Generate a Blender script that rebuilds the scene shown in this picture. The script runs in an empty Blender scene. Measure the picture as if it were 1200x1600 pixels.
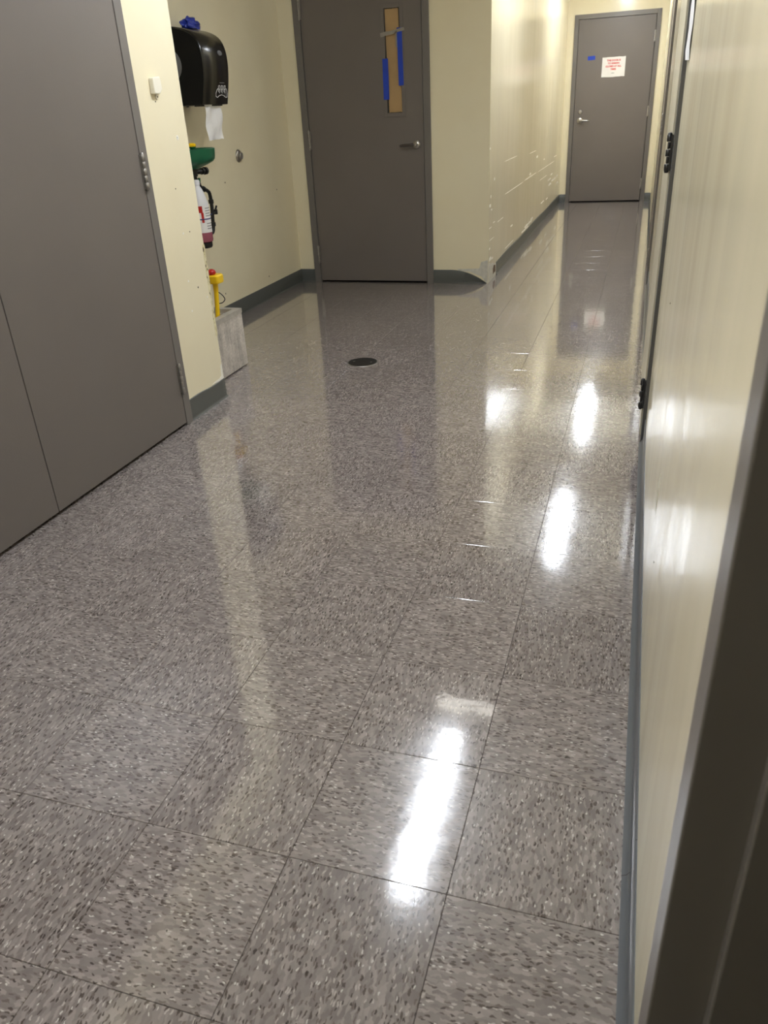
import bpy, bmesh, math, random
from mathutils import Vector, Matrix

random.seed(7)
S = bpy.context.scene
C = S.collection

# ------------------------------------------------------------------ camera
CAM = Vector((0.8246, -0.8759, 1.2381))
RX = Vector((0.95527262, 0.29176906, -0.04821858))
RY = Vector((0.09403692, -0.45428638, -0.88587863))
RZ = Vector((-0.28037702, 0.84172127, -0.4614044))
cd = bpy.data.cameras.new('camera')
cam = bpy.data.objects.new('camera', cd)
C.objects.link(cam)
m = Matrix((RX, -RY, -RZ)).transposed().to_4x4()
m.translation = CAM
cam.matrix_world = m
cd.sensor_fit = 'VERTICAL'
cd.sensor_height = 36.0
cd.lens = 1206.47 / 1600 * 36
cd.shift_x = -1.35 / 1600
cd.shift_y = -0.87 / 1600
cd.clip_start = 0.02
cd.dof.use_dof = True
cd.dof.focus_distance = 3.2
cd.dof.aperture_fstop = 9
S.camera = cam

# ------------------------------------------------------------------ world, exposure
W = bpy.data.worlds.new('world')
S.world = W
W.use_nodes = True
W.node_tree.nodes['Background'].inputs[0].default_value = (0.5, 0.5, 0.5, 1)
W.node_tree.nodes['Background'].inputs[1].default_value = 0.0
S.view_settings.view_transform = 'Standard'
S.view_settings.look = 'None'
S.view_settings.gamma = 1.0
S.view_settings.exposure = 0.42
S.view_settings.use_curve_mapping = False
LAMP = 60.0           # emission strength of the ceiling tubes
CEIL = 2.5

# ------------------------------------------------------------------ helpers
def lin(c):
    return tuple((v / 255 / 12.92) if v / 255 <= 0.04045 else ((v / 255 + 0.055) / 1.055) ** 2.4 for v in c) + (1.0,)

def mat(name, rgb, rough=0.5, metal=0.0, spec=0.5, noise=0.0, nscale=8.0, bump=0.0, bscale=60.0, emit=0.0, coat=0.0, trans=0.0, alpha=1.0):
    M = bpy.data.materials.new(name)
    M.use_nodes = True
    nt = M.node_tree
    b = nt.nodes['Principled BSDF']
    col = lin(rgb)
    b.inputs['Base Color'].default_value = col
    b.inputs['Roughness'].default_value = rough
    b.inputs['Metallic'].default_value = metal
    b.inputs['Specular IOR Level'].default_value = spec
    b.inputs['Coat Weight'].default_value = coat
    b.inputs['Transmission Weight'].default_value = trans
    tc = nt.nodes.new('ShaderNodeTexCoord')
    if noise > 0:
        n = nt.nodes.new('ShaderNodeTexNoise'); n.inputs['Scale'].default_value = nscale; n.inputs['Detail'].default_value = 5
        nt.links.new(tc.outputs['Object'], n.inputs['Vector'])
        mr = nt.nodes.new('ShaderNodeMapRange'); mr.inputs[1].default_value = 0.3; mr.inputs[2].default_value = 0.7
        mr.inputs[3].default_value = 1 - noise; mr.inputs[4].default_value = 1 + noise
        nt.links.new(n.outputs[0], mr.inputs[0])
        mx = nt.nodes.new('ShaderNodeVectorMath'); mx.operation = 'SCALE'
        mx.inputs[0].default_value = col[:3]
        nt.links.new(mr.outputs[0], mx.inputs['Scale'])
        nt.links.new(mx.outputs[0], b.inputs['Base Color'])
    if bump > 0:
        n2 = nt.nodes.new('ShaderNodeTexNoise'); n2.inputs['Scale'].default_value = bscale; n2.inputs['Detail'].default_value = 3
        nt.links.new(tc.outputs['Object'], n2.inputs['Vector'])
        bp = nt.nodes.new('ShaderNodeBump'); bp.inputs['Strength'].default_value = bump; bp.inputs['Distance'].default_value = 0.002
        nt.links.new(n2.outputs[0], bp.inputs['Height'])
        nt.links.new(bp.outputs[0], b.inputs['Normal'])
    if emit > 0:
        b.inputs['Emission Color'].default_value = col
        b.inputs['Emission Strength'].default_value = emit
    return M

def ob(name, bm, mt, parent=None, smooth=False, bevel=0.0, kind=None):
    bmesh.ops.recalc_face_normals(bm, faces=bm.faces)
    me = bpy.data.meshes.new(name)
    bm.to_mesh(me); bm.free()
    me.materials.append(mt)
    if smooth:
        for p in me.polygons: p.use_smooth = True
    o = bpy.data.objects.new(name, me)
    C.objects.link(o)
    if bevel:
        b = o.modifiers.new('bevel', 'BEVEL'); b.width = bevel; b.segments = 2; b.limit_method = 'ANGLE'
    if smooth:
        e = o.modifiers.new('split', 'EDGE_SPLIT'); e.split_angle = math.radians(40)
    if parent is not None:
        o.parent = parent
        bpy.context.view_layer.update()
        o.matrix_parent_inverse = parent.matrix_world.inverted()
    if kind: o['kind'] = kind
    return o

def tag(o, label, cat, group=None, kind=None):
    o['label'] = label; o['category'] = cat
    if group: o['group'] = group
    if kind: o['kind'] = kind
    return o

def empty(name, loc):
    o = bpy.data.objects.new(name, None)
    o.location = loc; o.empty_display_size = 0.1
    C.objects.link(o)
    bpy.context.view_layer.update()
    return o

def bx(bm, x0, x1, y0, y1, z0, z1, f=None):
    vs = []
    for x in (x0, x1):
        for y in (y0, y1):
            for z in (z0, z1):
                co = (x, y, z) if f is None else f(x, y, z)
                vs.append(bm.verts.new(co))
    for q in ((0, 1, 3, 2), (4, 6, 7, 5), (0, 4, 5, 1), (2, 3, 7, 6), (0, 2, 6, 4), (1, 5, 7, 3)):
        bm.faces.new([vs[i] for i in q])
    return bm

def box(*a, f=None):
    return bx(bmesh.new(), *a, f=f)

def prism(bm, pts, a, b, f):
    """closed outline pts (p,q) swept from a to b; f(p,q,t) gives the point"""
    A = [bm.verts.new(f(p, q, a)) for p, q in pts]
    B = [bm.verts.new(f(p, q, b)) for p, q in pts]
    n = len(pts)
    for i in range(n):
        bm.faces.new((A[i], A[(i + 1) % n], B[(i + 1) % n], B[i]))
    bm.faces.new(A); bm.faces.new(B)
    return bm

def loft(bm, rings, cap=True):
    R = [[bm.verts.new(p) for p in r] for r in rings]
    n = len(R[0])
    for k in range(len(R) - 1):
        for i in range(n):
            bm.faces.new((R[k][i], R[k][(i + 1) % n], R[k + 1][(i + 1) % n], R[k + 1][i]))
    if cap:
        bm.faces.new(R[0]); bm.faces.new(R[-1])
    return bm

def lathe(bm, prof, c, axis='z', n=24):
    """prof: list (r, h) along the axis from the point c"""
    ax = {'x': Vector((1, 0, 0)), 'y': Vector((0, 1, 0)), 'z': Vector((0, 0, 1))}[axis] if isinstance(axis, str) else Vector(axis).normalized()
    u = ax.orthogonal().normalized(); v = ax.cross(u)
    c = Vector(c)
    rings = []
    for r, h in prof:
        r = max(r, 1e-5)
        rings.append([c + ax * h + (u * math.cos(2 * math.pi * i / n) + v * math.sin(2 * math.pi * i / n)) * r for i in range(n)])
    return loft(bm, rings)

def tube(bm, pts, r, n=10):
    pts = [Vector(p) for p in pts]
    rings = []
    for i, p in enumerate(pts):
        d = (pts[min(i + 1, len(pts) - 1)] - pts[max(i - 1, 0)]).normalized()
        u = d.cross(Vector((0.31, 0.17, 0.94)));  u.normalize(); v = d.cross(u)
        rr = r[i] if isinstance(r, (list, tuple)) else r
        rings.append([p + (u * math.cos(2 * math.pi * k / n) + v * math.sin(2 * math.pi * k / n)) * rr for k in range(n)])
    return loft(bm, rings)

def smoothpts(pts, k=5):
    P = [Vector(p) for p in pts]; out = []
    for i in range(len(P) - 1):
        p0 = P[max(i - 1, 0)]; p1 = P[i]; p2 = P[i + 1]; p3 = P[min(i + 2, len(P) - 1)]
        for j in range(k):
            t = j / k
            out.append(0.5 * ((2 * p1) + (p2 - p0) * t + (2 * p0 - 5 * p1 + 4 * p2 - p3) * t * t + (3 * p1 - p0 - 3 * p2 + p3) * t ** 3))
    out.append(P[-1])
    return out

# mapping of (u along the wall, w out of the wall, z) to the world
def facing_px(x):  return lambda u, w, z: (x + w, u, z)      # a wall that looks towards +x
def facing_mx(x):  return lambda u, w, z: (x - w, u, z)
def facing_my(y):  return lambda u, w, z: (u, y - w, z)

# ------------------------------------------------------------------ materials
def wall_material():
    M = bpy.data.materials.new('cream_wall_paint'); M.use_nodes = True
    nt = M.node_tree; b = nt.nodes['Principled BSDF']; L = nt.links
    tc = nt.nodes.new('ShaderNodeTexCoord')
    n = nt.nodes.new('ShaderNodeTexNoise'); n.inputs['Scale'].default_value = 2.2; n.inputs['Detail'].default_value = 6
    L.new(tc.outputs['Object'], n.inputs['Vector'])
    cr = nt.nodes.new('ShaderNodeValToRGB')
    cr.color_ramp.elements[0].position = 0.3; cr.color_ramp.elements[0].color = lin((233, 222, 191))
    cr.color_ramp.elements[1].position = 0.7; cr.color_ramp.elements[1].color = lin((238, 229, 200))
    L.new(n.outputs[0], cr.inputs[0]); L.new(cr.outputs[0], b.inputs['Base Color'])
    # roller streaks change the gloss
    mp = nt.nodes.new('ShaderNodeMapping'); mp.inputs['Scale'].default_value = (9, 9, 0.8)
    L.new(tc.outputs['Object'], mp.inputs[0])
    n2 = nt.nodes.new('ShaderNodeTexNoise'); n2.inputs['Scale'].default_value = 1.0; n2.inputs['Detail'].default_value = 4
    L.new(mp.outputs[0], n2.inputs['Vector'])
    mr = nt.nodes.new('ShaderNodeMapRange'); mr.inputs[1].default_value = 0.3; mr.inputs[2].default_value = 0.7
    mr.inputs[3].default_value = 0.15; mr.inputs[4].default_value = 0.20
    L.new(n2.outputs[0], mr.inputs[0]); L.new(mr.outputs[0], b.inputs['Roughness'])
    n3 = nt.nodes.new('ShaderNodeTexNoise'); n3.inputs['Scale'].default_value = 7; n3.inputs['Detail'].default_value = 3
    L.new(tc.outputs['Object'], n3.inputs['Vector'])
    bp = nt.nodes.new('ShaderNodeBump'); bp.inputs['Strength'].default_value = 0.12; bp.inputs['Distance'].default_value = 0.002
    L.new(n3.outputs[0], bp.inputs['Height']); L.new(bp.outputs[0], b.inputs['Normal'])
    b.inputs['Specular IOR Level'].default_value = 0.5
    return M

def tile_material():
    M = bpy.data.materials.new('speckled_vinyl_tile'); M.use_nodes = True
    nt = M.node_tree; b = nt.nodes['Principled BSDF']; L = nt.links
    N = nt.nodes.new
    tc = N('ShaderNodeTexCoord'); oi = N('ShaderNodeObjectInfo')
    off = N('ShaderNodeVectorMath'); off.operation = 'SCALE'; off.inputs[0].default_value = (37.0, 53.0, 11.0)
    L.new(oi.outputs['Random'], off.inputs['Scale'])
    add = N('ShaderNodeVectorMath'); add.operation = 'ADD'
    L.new(tc.outputs['Object'], add.inputs[0]); L.new(off.outputs[0], add.inputs[1])
    # distort a little so that the chips are ragged
    dn = N('ShaderNodeTexNoise'); dn.inputs['Scale'].default_value = 90; dn.inputs['Detail'].default_value = 2
    L.new(add.outputs[0], dn.inputs['Vector'])
    dv = N('ShaderNodeVectorMath'); dv.operation = 'MULTIPLY_ADD'
    dv.inputs[1].default_value = (0.010, 0.012, 0); L.new(dn.outputs['Color'], dv.inputs[0]); L.new(add.outputs[0], dv.inputs[2])
    def vor(sx, sy, seed):
        mp = N('ShaderNodeMapping'); mp.inputs['Scale'].default_value = (sx, sy, 1); mp.inputs['Location'].default_value = (seed, seed * 2.1, 0)
        L.new(dv.outputs[0], mp.inputs[0])
        v = N('ShaderNodeTexVoronoi'); v.voronoi_dimensions = '2D'; v.inputs['Scale'].default_value = 1
        L.new(mp.outputs[0], v.inputs['Vector'])
        sp = N('ShaderNodeSeparateColor'); L.new(v.outputs['Color'], sp.inputs[0])
        return v, sp
    # base mosaic
    v1, s1 = vor(190, 60, 0.0)
    r1 = N('ShaderNodeValToRGB'); r1.color_ramp.interpolation = 'LINEAR'
    e = r1.color_ramp.elements
    e[0].position = 0.0; e[0].color = lin((118, 109, 106)); e[1].position = 1.0; e[1].color = lin((152, 143, 139))
    e.new(0.5).color = lin((134, 125, 122))
    L.new(s1.outputs[0], r1.inputs[0])
    # soft blotches
    n = N('ShaderNodeTexNoise'); n.inputs['Scale'].default_value = 22; n.inputs['Detail'].default_value = 3
    L.new(add.outputs[0], n.inputs['Vector'])
    mr = N('ShaderNodeMapRange'); mr.inputs[1].default_value = 0.3; mr.inputs[2].default_value = 0.7; mr.inputs[3].default_value = 0.9; mr.inputs[4].default_value = 1.1
    L.new(n.outputs[0], mr.inputs[0])
    m1 = N('ShaderNodeVectorMath'); m1.operation = 'SCALE'; L.new(r1.outputs[0], m1.inputs[0]); L.new(mr.outputs[0], m1.inputs['Scale'])
    prev = m1.outputs[0]
    # chips: (scale x, scale y, seed, share of cells, size, colour)
    for sx, sy, seed, share, size, colr in ((190, 62, 3.3, 0.22, 0.36, (100, 90, 84)), (185, 60, 9.1, 0.13, 0.33, (180, 171, 164)),
                                            (150, 52, 5.7, 0.13, 0.33, (70, 60, 55)), (210, 85, 1.9, 0.05, 0.30, (208, 202, 195)),
                                            (220, 75, 12.4, 0.14, 0.33, (52, 44, 40))):
        v, s = vor(sx, sy, seed)
        a = N('ShaderNodeMath'); a.operation = 'LESS_THAN'; a.inputs[1].default_value = share; L.new(s.outputs[1], a.inputs[0])
        d = N('ShaderNodeMapRange'); d.inputs[1].default_value = size; d.inputs[2].default_value = size * 0.8; d.inputs[3].default_value = 0; d.inputs[4].default_value = 0.85
        L.new(v.outputs['Distance'], d.inputs[0])
        mm = N('ShaderNodeMath'); mm.operation = 'MULTIPLY'; L.new(a.outputs[0], mm.inputs[0]); L.new(d.outputs[0], mm.inputs[1])
        mx = N('ShaderNodeMix'); mx.data_type = 'RGBA'
        L.new(mm.outputs[0], mx.inputs[0]); L.new(prev, mx.inputs[6]); mx.inputs[7].default_value = lin(colr)
        prev = mx.outputs[2]
    # each tile a touch lighter or darker
    t = N('ShaderNodeMapRange'); t.inputs[3].default_value = 0.93; t.inputs[4].default_value = 1.04
    L.new(oi.outputs['Random'], t.inputs[0])
    fin = N('ShaderNodeVectorMath'); fin.operation = 'SCALE'; L.new(prev, fin.inputs[0]); L.new(t.outputs[0], fin.inputs['Scale'])
    L.new(fin.outputs[0], b.inputs['Base Color'])
    # wax: gloss with brushed waves, in world space
    gm = N('ShaderNodeNewGeometry')
    w1 = N('ShaderNodeTexNoise'); w1.inputs['Scale'].default_value = 5; w1.inputs['Detail'].default_value = 4
    L.new(gm.outputs['Position'], w1.inputs['Vector'])
    rr = N('ShaderNodeMapRange'); rr.inputs[1].default_value = 0.3; rr.inputs[2].default_value = 0.7; rr.inputs[3].default_value = 0.09; rr.inputs[4].default_value = 0.15
    L.new(w1.outputs[0], rr.inputs[0]); L.new(rr.outputs[0], b.inputs['Roughness'])
    w2 = N('ShaderNodeTexNoise'); w2.inputs['Scale'].default_value = 30; w2.inputs['Detail'].default_value = 4
    L.new(gm.outputs['Position'], w2.inputs['Vector'])
    bp = N('ShaderNodeBump'); bp.inputs['Strength'].default_value = 0.17; bp.inputs['Distance'].default_value = 0.0012
    L.new(w2.outputs[0], bp.inputs['Height']); L.new(bp.outputs[0], b.inputs['Normal'])
    b.inputs['Specular IOR Level'].default_value = 0.6
    b.inputs['Coat Weight'].default_value = 1.0; b.inputs['Coat Roughness'].default_value = 0.045; b.inputs['Coat IOR'].default_value = 1.5
    L.new(bp.outputs[0], b.inputs['Coat Normal'])
    return M

def terrazzo_material():
    M = mat('terrazzo', (205, 198, 190), 0.6, noise=0.14, nscale=14)
    nt = M.node_tree; b = nt.nodes['Principled BSDF']; L = nt.links; N = nt.nodes.new
    src = b.inputs['Base Color'].links[0].from_socket
    tc = N('ShaderNodeTexCoord'); v = N('ShaderNodeTexVoronoi'); v.inputs['Scale'].default_value = 110
    L.new(tc.outputs['Object'], v.inputs['Vector'])
    sp = N('ShaderNodeSeparateColor'); L.new(v.outputs['Color'], sp.inputs[0])
    r = N('ShaderNodeValToRGB'); r.color_ramp.elements[0].position = 0.0; r.color_ramp.elements[0].color = (0.80, 0.78, 0.76, 1)
    r.color_ramp.elements[1].position = 0.9; r.color_ramp.elements[1].color = (1.04, 1.03, 1.02, 1)
    L.new(sp.outputs[0], r.inputs[0])
    # vertical drip stains
    mp = N('ShaderNodeMapping'); mp.inputs['Scale'].default_value = (30, 30, 3); L.new(tc.outputs['Object'], mp.inputs[0])
    n = N('ShaderNodeTexNoise'); n.inputs['Scale'].default_value = 1; n.inputs['Detail'].default_value = 5; L.new(mp.outputs[0], n.inputs['Vector'])
    mr = N('ShaderNodeMapRange'); mr.inputs[1].default_value = 0.35; mr.inputs[2].default_value = 0.6; mr.inputs[3].default_value = 0.70; mr.inputs[4].default_value = 1.02
    L.new(n.outputs[0], mr.inputs[0])
    a = N('ShaderNodeVectorMath'); a.operation = 'MULTIPLY'; L.new(src, a.inputs[0]); L.new(r.outputs[0], a.inputs[1])
    s = N('ShaderNodeVectorMath'); s.operation = 'SCALE'; L.new(a.outputs[0], s.inputs[0]); L.new(mr.outputs[0], s.inputs['Scale'])
    L.new(s.outputs[0], b.inputs['Base Color'])
    return M

def chipped_material():
    M = mat('chipped_corner_paint', (226, 216, 176), 0.4)
    nt = M.node_tree; b = nt.nodes['Principled BSDF']; L = nt.links; N = nt.nodes.new
    tc = N('ShaderNodeTexCoord'); n = N('ShaderNodeTexNoise'); n.inputs['Scale'].default_value = 45; n.inputs['Detail'].default_value = 6
    L.new(tc.outputs['Object'], n.inputs['Vector'])
    r = N('ShaderNodeValToRGB'); e = r.color_ramp.elements
    e[0].position = 0.0; e[0].color = lin((60, 48, 34)); e[1].position = 1.0; e[1].color = lin((226, 216, 176))
    e.new(0.36).color = lin((95, 80, 58)); e.new(0.39).color = lin((205, 194, 150)); e.new(0.6).color = lin((228, 219, 182))
    L.new(n.outputs[0], r.inputs[0]); L.new(r.outputs[0], b.inputs['Base Color'])
    return M

MW = wall_material()
MT = tile_material()
M_terr = terrazzo_material()
M_chip = chipped_material()
M_door = mat('taupe_door_enamel', (110, 103, 98), 0.38, noise=0.03, nscale=3, bump=0.12, bscale=220)
M_frame = mat('taupe_frame_enamel', (112, 107, 103), 0.33, noise=0.02, nscale=5)
M_base = mat('charcoal_vinyl_base', (84, 86, 83), 0.35, noise=0.05, nscale=9)
M_baseR = mat('blue_grey_vinyl_base', (98, 101, 105), 0.3, noise=0.05, nscale=9)
M_sub = mat('dark_joint_adhesive', (52, 46, 42), 0.7, noise=0.2)
M_ceil = mat('white_ceiling_board', (228, 226, 218), 0.8, noise=0.03, bump=0.3, bscale=150)
M_steel = mat('brushed_steel', (176, 172, 166), 0.3, metal=1.0, noise=0.08, nscale=30)
M_steeld = mat('dull_painted_steel', (158, 154, 149), 0.34, metal=0.8, noise=0.06, nscale=30)
M_black = mat('black_plastic', (12, 11, 11), 0.45, noise=0.1, bump=0.05)
M_blackg = mat('glossy_black_plastic', (11, 10, 10), 0.2, noise=0.1)
M_grey = mat('grey_plastic', (92, 92, 94), 0.4, noise=0.05)
M_paper = mat('white_paper', (232, 230, 228), 0.85, noise=0.04, bump=0.2, bscale=40)
M_white = mat('white_plastic', (236, 230, 212), 0.35, noise=0.02)
M_blue = mat('blue_masking_tape', (22, 62, 178), 0.6, noise=0.08, nscale=20, bump=0.2, bscale=80)
M_silver = mat('silver_tape', (150, 146, 140), 0.35, metal=0.5, noise=0.1, nscale=30, bump=0.4, bscale=60)
M_wood = mat('brown_fibreboard', (178, 146, 100), 0.6, noise=0.1, nscale=6)
M_red = mat('red_print', (205, 52, 48), 0.8, noise=0.03)
M_greyink = mat('grey_print', (150, 150, 150), 0.8, noise=0.03)
M_whiteink = mat('white_print', (205, 203, 200), 0.5, noise=0.05)
M_green = mat('green_plastic_bowl', (14, 92, 62), 0.3, noise=0.08, nscale=12)
M_yellow = mat('yellow_plastic', (248, 204, 20), 0.4, noise=0.04)
M_redp = mat('red_plastic', (178, 24, 22), 0.35, noise=0.05)
M_bottle = mat('cloudy_white_plastic', (222, 222, 226), 0.35, noise=0.05)
M_pink = mat('pink_liquid_plastic', (150, 84, 98), 0.25, noise=0.1, nscale=15)
M_bluel = mat('dark_blue_band', (40, 46, 110), 0.5, noise=0.05)
M_plaster = mat('bare_plaster', (206, 202, 190), 0.8, noise=0.12, nscale=40, bump=0.6, bscale=90)
M_hole = mat('broken_plaster_hole', (112, 90, 66), 0.9, noise=0.3, nscale=60)
M_chipw = mat('white_paint_chip', (240, 236, 224), 0.6, noise=0.05)
M_dark = mat('dark_void', (10, 9, 8), 0.9, noise=0.1)  # near-black colour standing in for unlit gaps and rooms
M_glass = mat('wired_glass', (60, 62, 60), 0.1, noise=0.05)
M_drain = mat('blackened_drain_plate', (30, 28, 26), 0.45, metal=0.3, noise=0.3, nscale=40, bump=0.4, bscale=120)
M_bluec = mat('blue_nitrile', (26, 48, 150), 0.35, noise=0.15, nscale=30)
M_lamp = mat('lit_tube_lens', (248, 250, 255), 0.4, emit=LAMP)
M_house = mat('white_lamp_housing', (238, 238, 235), 0.4, noise=0.02)
M_screw = mat('dark_screw_hole', (52, 44, 34), 0.8, noise=0.1)
M_clear = mat('clear_plastic_clip', (190, 188, 178), 0.2, noise=0.05)

# ------------------------------------------------------------------ the room shell
XR = 0.921; XL = -1.078; XA = -1.82; XC = -0.26
YB = 5.22; YF = 10.585; Y0 = -1.75; YS = 2.42
TH = 0.13

def struct(name, bm, mt, label, cat, **k):
    return tag(ob(name, bm, mt, **k), label, cat, kind='structure')

# floor slab and tiles
floor = struct('floor', box(XA - TH, XR + TH, Y0 - TH, YF + TH, -0.08, -0.0025), M_sub, 'grey speckled vinyl tile floor with glossy wax', 'floor')
T = 0.3048
rects = []
rects.append((XA, XR, YS, YB)); rects.append((XC, XR, YB, YF)); rects.append((XL - 0.02, XR, Y0, YS))
cache = {}
def tile_mesh(w, d):
    k = (round(w, 4), round(d, 4))
    if k not in cache:
        bm = bmesh.new()
        g = 0.00045; h = 0.0007
        loft(bm, [[(g, g, -0.0024), (w - g, g, -0.0024), (w - g, d - g, -0.0024), (g, d - g, -0.0024)],
                  [(g, g, -h), (w - g, g, -h), (w - g, d - g, -h), (g, d - g, -h)],
                  [(g + h, g + h, 0), (w - g - h, g + h, 0), (w - g - h, d - g - h, 0), (g + h, d - g - h, 0)]])
        bmesh.ops.recalc_face_normals(bm, faces=bm.faces)
        me = bpy.data.meshes.new('tile'); bm.to_mesh(me); bm.free(); me.materials.append(MT)
        cache[k] = me
    return cache[k]
tiles = []; rear = []
for i in range(-7, 4):
    for j in range(-7, 36):
        for (x0, x1, y0, y1) in rects:
            a0, a1 = max(i * T, x0), min(i * T + T, x1)
            b0, b1 = max(j * T, y0), min(j * T + T, y1)
            if a1 - a0 < 0.004 or b1 - b0 < 0.004: continue
            if j < -4:            # rows far behind the viewer: one joined part
                rear.append((a0, a1, b0, b1)); continue
            turn = (i + j) % 2
            if turn:
                o = bpy.data.objects.new('tile', tile_mesh(b1 - b0, a1 - a0)); o.rotation_euler.z = math.pi / 2; o.location = (a1, b0, 0)
            else:
                o = bpy.data.objects.new('tile', tile_mesh(a1 - a0, b1 - b0)); o.location = (a0, b0, 0)
            C.objects.link(o); o.parent = floor
            tiles.append(o)

def wall_with_openings(mapf, u0, u1, H, ops, th=TH):
    bm = bmesh.new(); u = u0
    for a, b, h in sorted(ops):
        bx(bm, u, a, -th, 0, 0, H, f=mapf)
        bx(bm, a, b, -th, 0, h, H, f=mapf)
        u = b
    bx(bm, u, u1, -th, 0, 0, H, f=mapf)
    return bm

LF = facing_px(XL); RF = facing_mx(XR); BF = facing_my(YB); FF = facing_my(YF)
# right corridor wall: doorway of the viewer, two doors further on
wall_r = struct('wall_right', wall_with_openings(RF, Y0 - TH, YF + TH, CEIL, [(-1.315, -0.36, 2.125), (2.19, 3.16, 2.125), (5.235, 6.205, 2.125)]), MW,
       'long glossy cream wall along the right side', 'wall')
wall_l = struct('wall_left', wall_with_openings(LF, Y0 - TH, YS - 0.0, CEIL, [(0.19, 2.043, 2.125)], th=TH), MW,
       'cream wall stub beside the grey double door', 'wall')
struct('wall_alcove_side', box(XA - TH, XL - TH + 0.0005, YS - 0.12, YS, 0, CEIL), MW, 'cream side wall of the sink alcove, behind the wall stub', 'wall')
wall_a = struct('wall_alcove', box(XA - TH, XA, YS, YB + TH, 0, CEIL), MW, 'cream wall of the sink alcove behind the towel dispenser', 'wall')
wall_b = struct('wall_back', wall_with_openings(BF, XA, XC, CEIL, [(-1.669, -0.717, 2.125)]), MW, 'cream wall around the grey door with the boarded window', 'wall')
wall_c = struct('wall_corridor_left', box(XC - TH, XC, YB + TH, YF + TH, 0, CEIL), MW, 'scuffed cream wall on the left of the narrow corridor', 'wall')
wall_f = struct('wall_far', wall_with_openings(FF, XC, XR, CEIL, [(-0.15, 0.817, 2.125)]), MW, 'bright cream end wall around the far grey door', 'wall')
struct('wall_near', box(XL - TH, XR, Y0 - TH, Y0, 0, CEIL), MW, 'cream end wall behind the viewer', 'wall')
struct('ceiling', box(XA - TH, XR + TH, Y0 - TH, YF + TH, CEIL, CEIL + 0.06), M_ceil, 'white ceiling with strip lights', 'ceiling')
# side room behind the doorway, its darkness put into the wall colour
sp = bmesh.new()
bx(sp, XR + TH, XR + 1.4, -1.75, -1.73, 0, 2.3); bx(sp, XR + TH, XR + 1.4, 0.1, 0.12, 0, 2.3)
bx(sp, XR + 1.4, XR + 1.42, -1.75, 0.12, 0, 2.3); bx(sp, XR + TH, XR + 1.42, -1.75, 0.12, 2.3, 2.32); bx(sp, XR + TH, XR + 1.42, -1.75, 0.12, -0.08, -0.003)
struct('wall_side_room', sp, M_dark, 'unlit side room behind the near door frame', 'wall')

bm = bmesh.new(); g = 0.0005
for a0, a1, b0, b1 in rear: bx(bm, a0 + g, a1 - g, b0 + g, b1 - g, -0.0024, 0)
ob('rear_tiles', bm, MT, floor, kind='stuff')

# ------------------------------------------------------------------ doors
def frame_bm(mp, u0, u1, H, p, wl, depth=0.12, lt=0.045, fw=0.05, foot=0.0):
    bm = bmesh.new()
    fr = depth
    bx(bm, u0, u0 + fw, -fr, p, foot, H, f=mp); bx(bm, u1 - fw, u1, -fr, p, foot, H, f=mp)
    bx(bm, u0 + fw, u1 - fw, -fr, p, H - fw, H, f=mp)
    s = 0.016; ws = wl - lt - 0.002
    bx(bm, u0 + fw, u0 + fw + s, -fr, ws, foot, H - fw, f=mp); bx(bm, u1 - fw - s, u1 - fw, -fr, ws, foot, H - fw, f=mp)
    bx(bm, u0 + fw + s, u1 - fw - s, -fr, ws, H - fw - s, H - fw, f=mp)
    return bm

def hinge_bm(mp, u, w, z0, z1, r=0.0075, thin=0.86):
    bm = bmesh.new(); c = Vector(mp(u, w, z0)); h = z1 - z0; seg = h / 5
    for k in range(5):
        rr = r if k % 2 == 0 else r * thin
        lathe(bm, [(rr * 0.85, k * seg + 0.0006), (rr, k * seg + 0.0022), (rr, (k + 1) * seg - 0.0022), (rr * 0.85, (k + 1) * seg - 0.0006)], c, 'z', 14)
    lathe(bm, [(r * 0.6, -0.006), (r * 0.8, -0.003), (r * 0.8, 0.001)], c, 'z', 12)
    lathe(bm, [(r * 0.8, -0.001), (r * 0.8, 0.003), (r * 0.5, 0.006)], c + Vector((0, 0, h)), 'z', 12)
    bx(bm, u - 0.012, u + 0.012, w - 0.012, w - 0.0045, z0 + 0.001, z1 - 0.001, f=mp)
    return bm

HZ = ((0.155, 0.282), (1.0, 1.128), (1.80, 1.928))

# door_1: grey double door in the left wall
d1 = tag(empty('door_1', (XL, 1.12, 0)), 'grey flush double door in the left wall, nearest the viewer', 'door', kind='structure')
P1 = 0.012
ob('door_frame', frame_bm(LF, 0.165, 2.068, 2.15, P1, P1 - 0.003), M_frame, d1, bevel=0.0015)
ob('door_leaf', box(1.119, 2.017, P1 - 0.048, P1 - 0.003, 0.014, 2.097, f=LF), M_door, d1, bevel=0.0015)
ob('door_leaf', box(0.218, 1.115, P1 - 0.048, P1 - 0.003, 0.014, 2.097, f=LF), M_door, d1, bevel=0.0015)
for z0, z1 in HZ:
    ob('hinge', hinge_bm(LF, 2.0215, P1 + 0.006, z0, z1, 0.0085), M_steeld, d1, smooth=True)
    ob('hinge', hinge_bm(LF, 0.2135, P1 + 0.006, z0, z1, 0.0085), M_steeld, d1, smooth=True)

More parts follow.
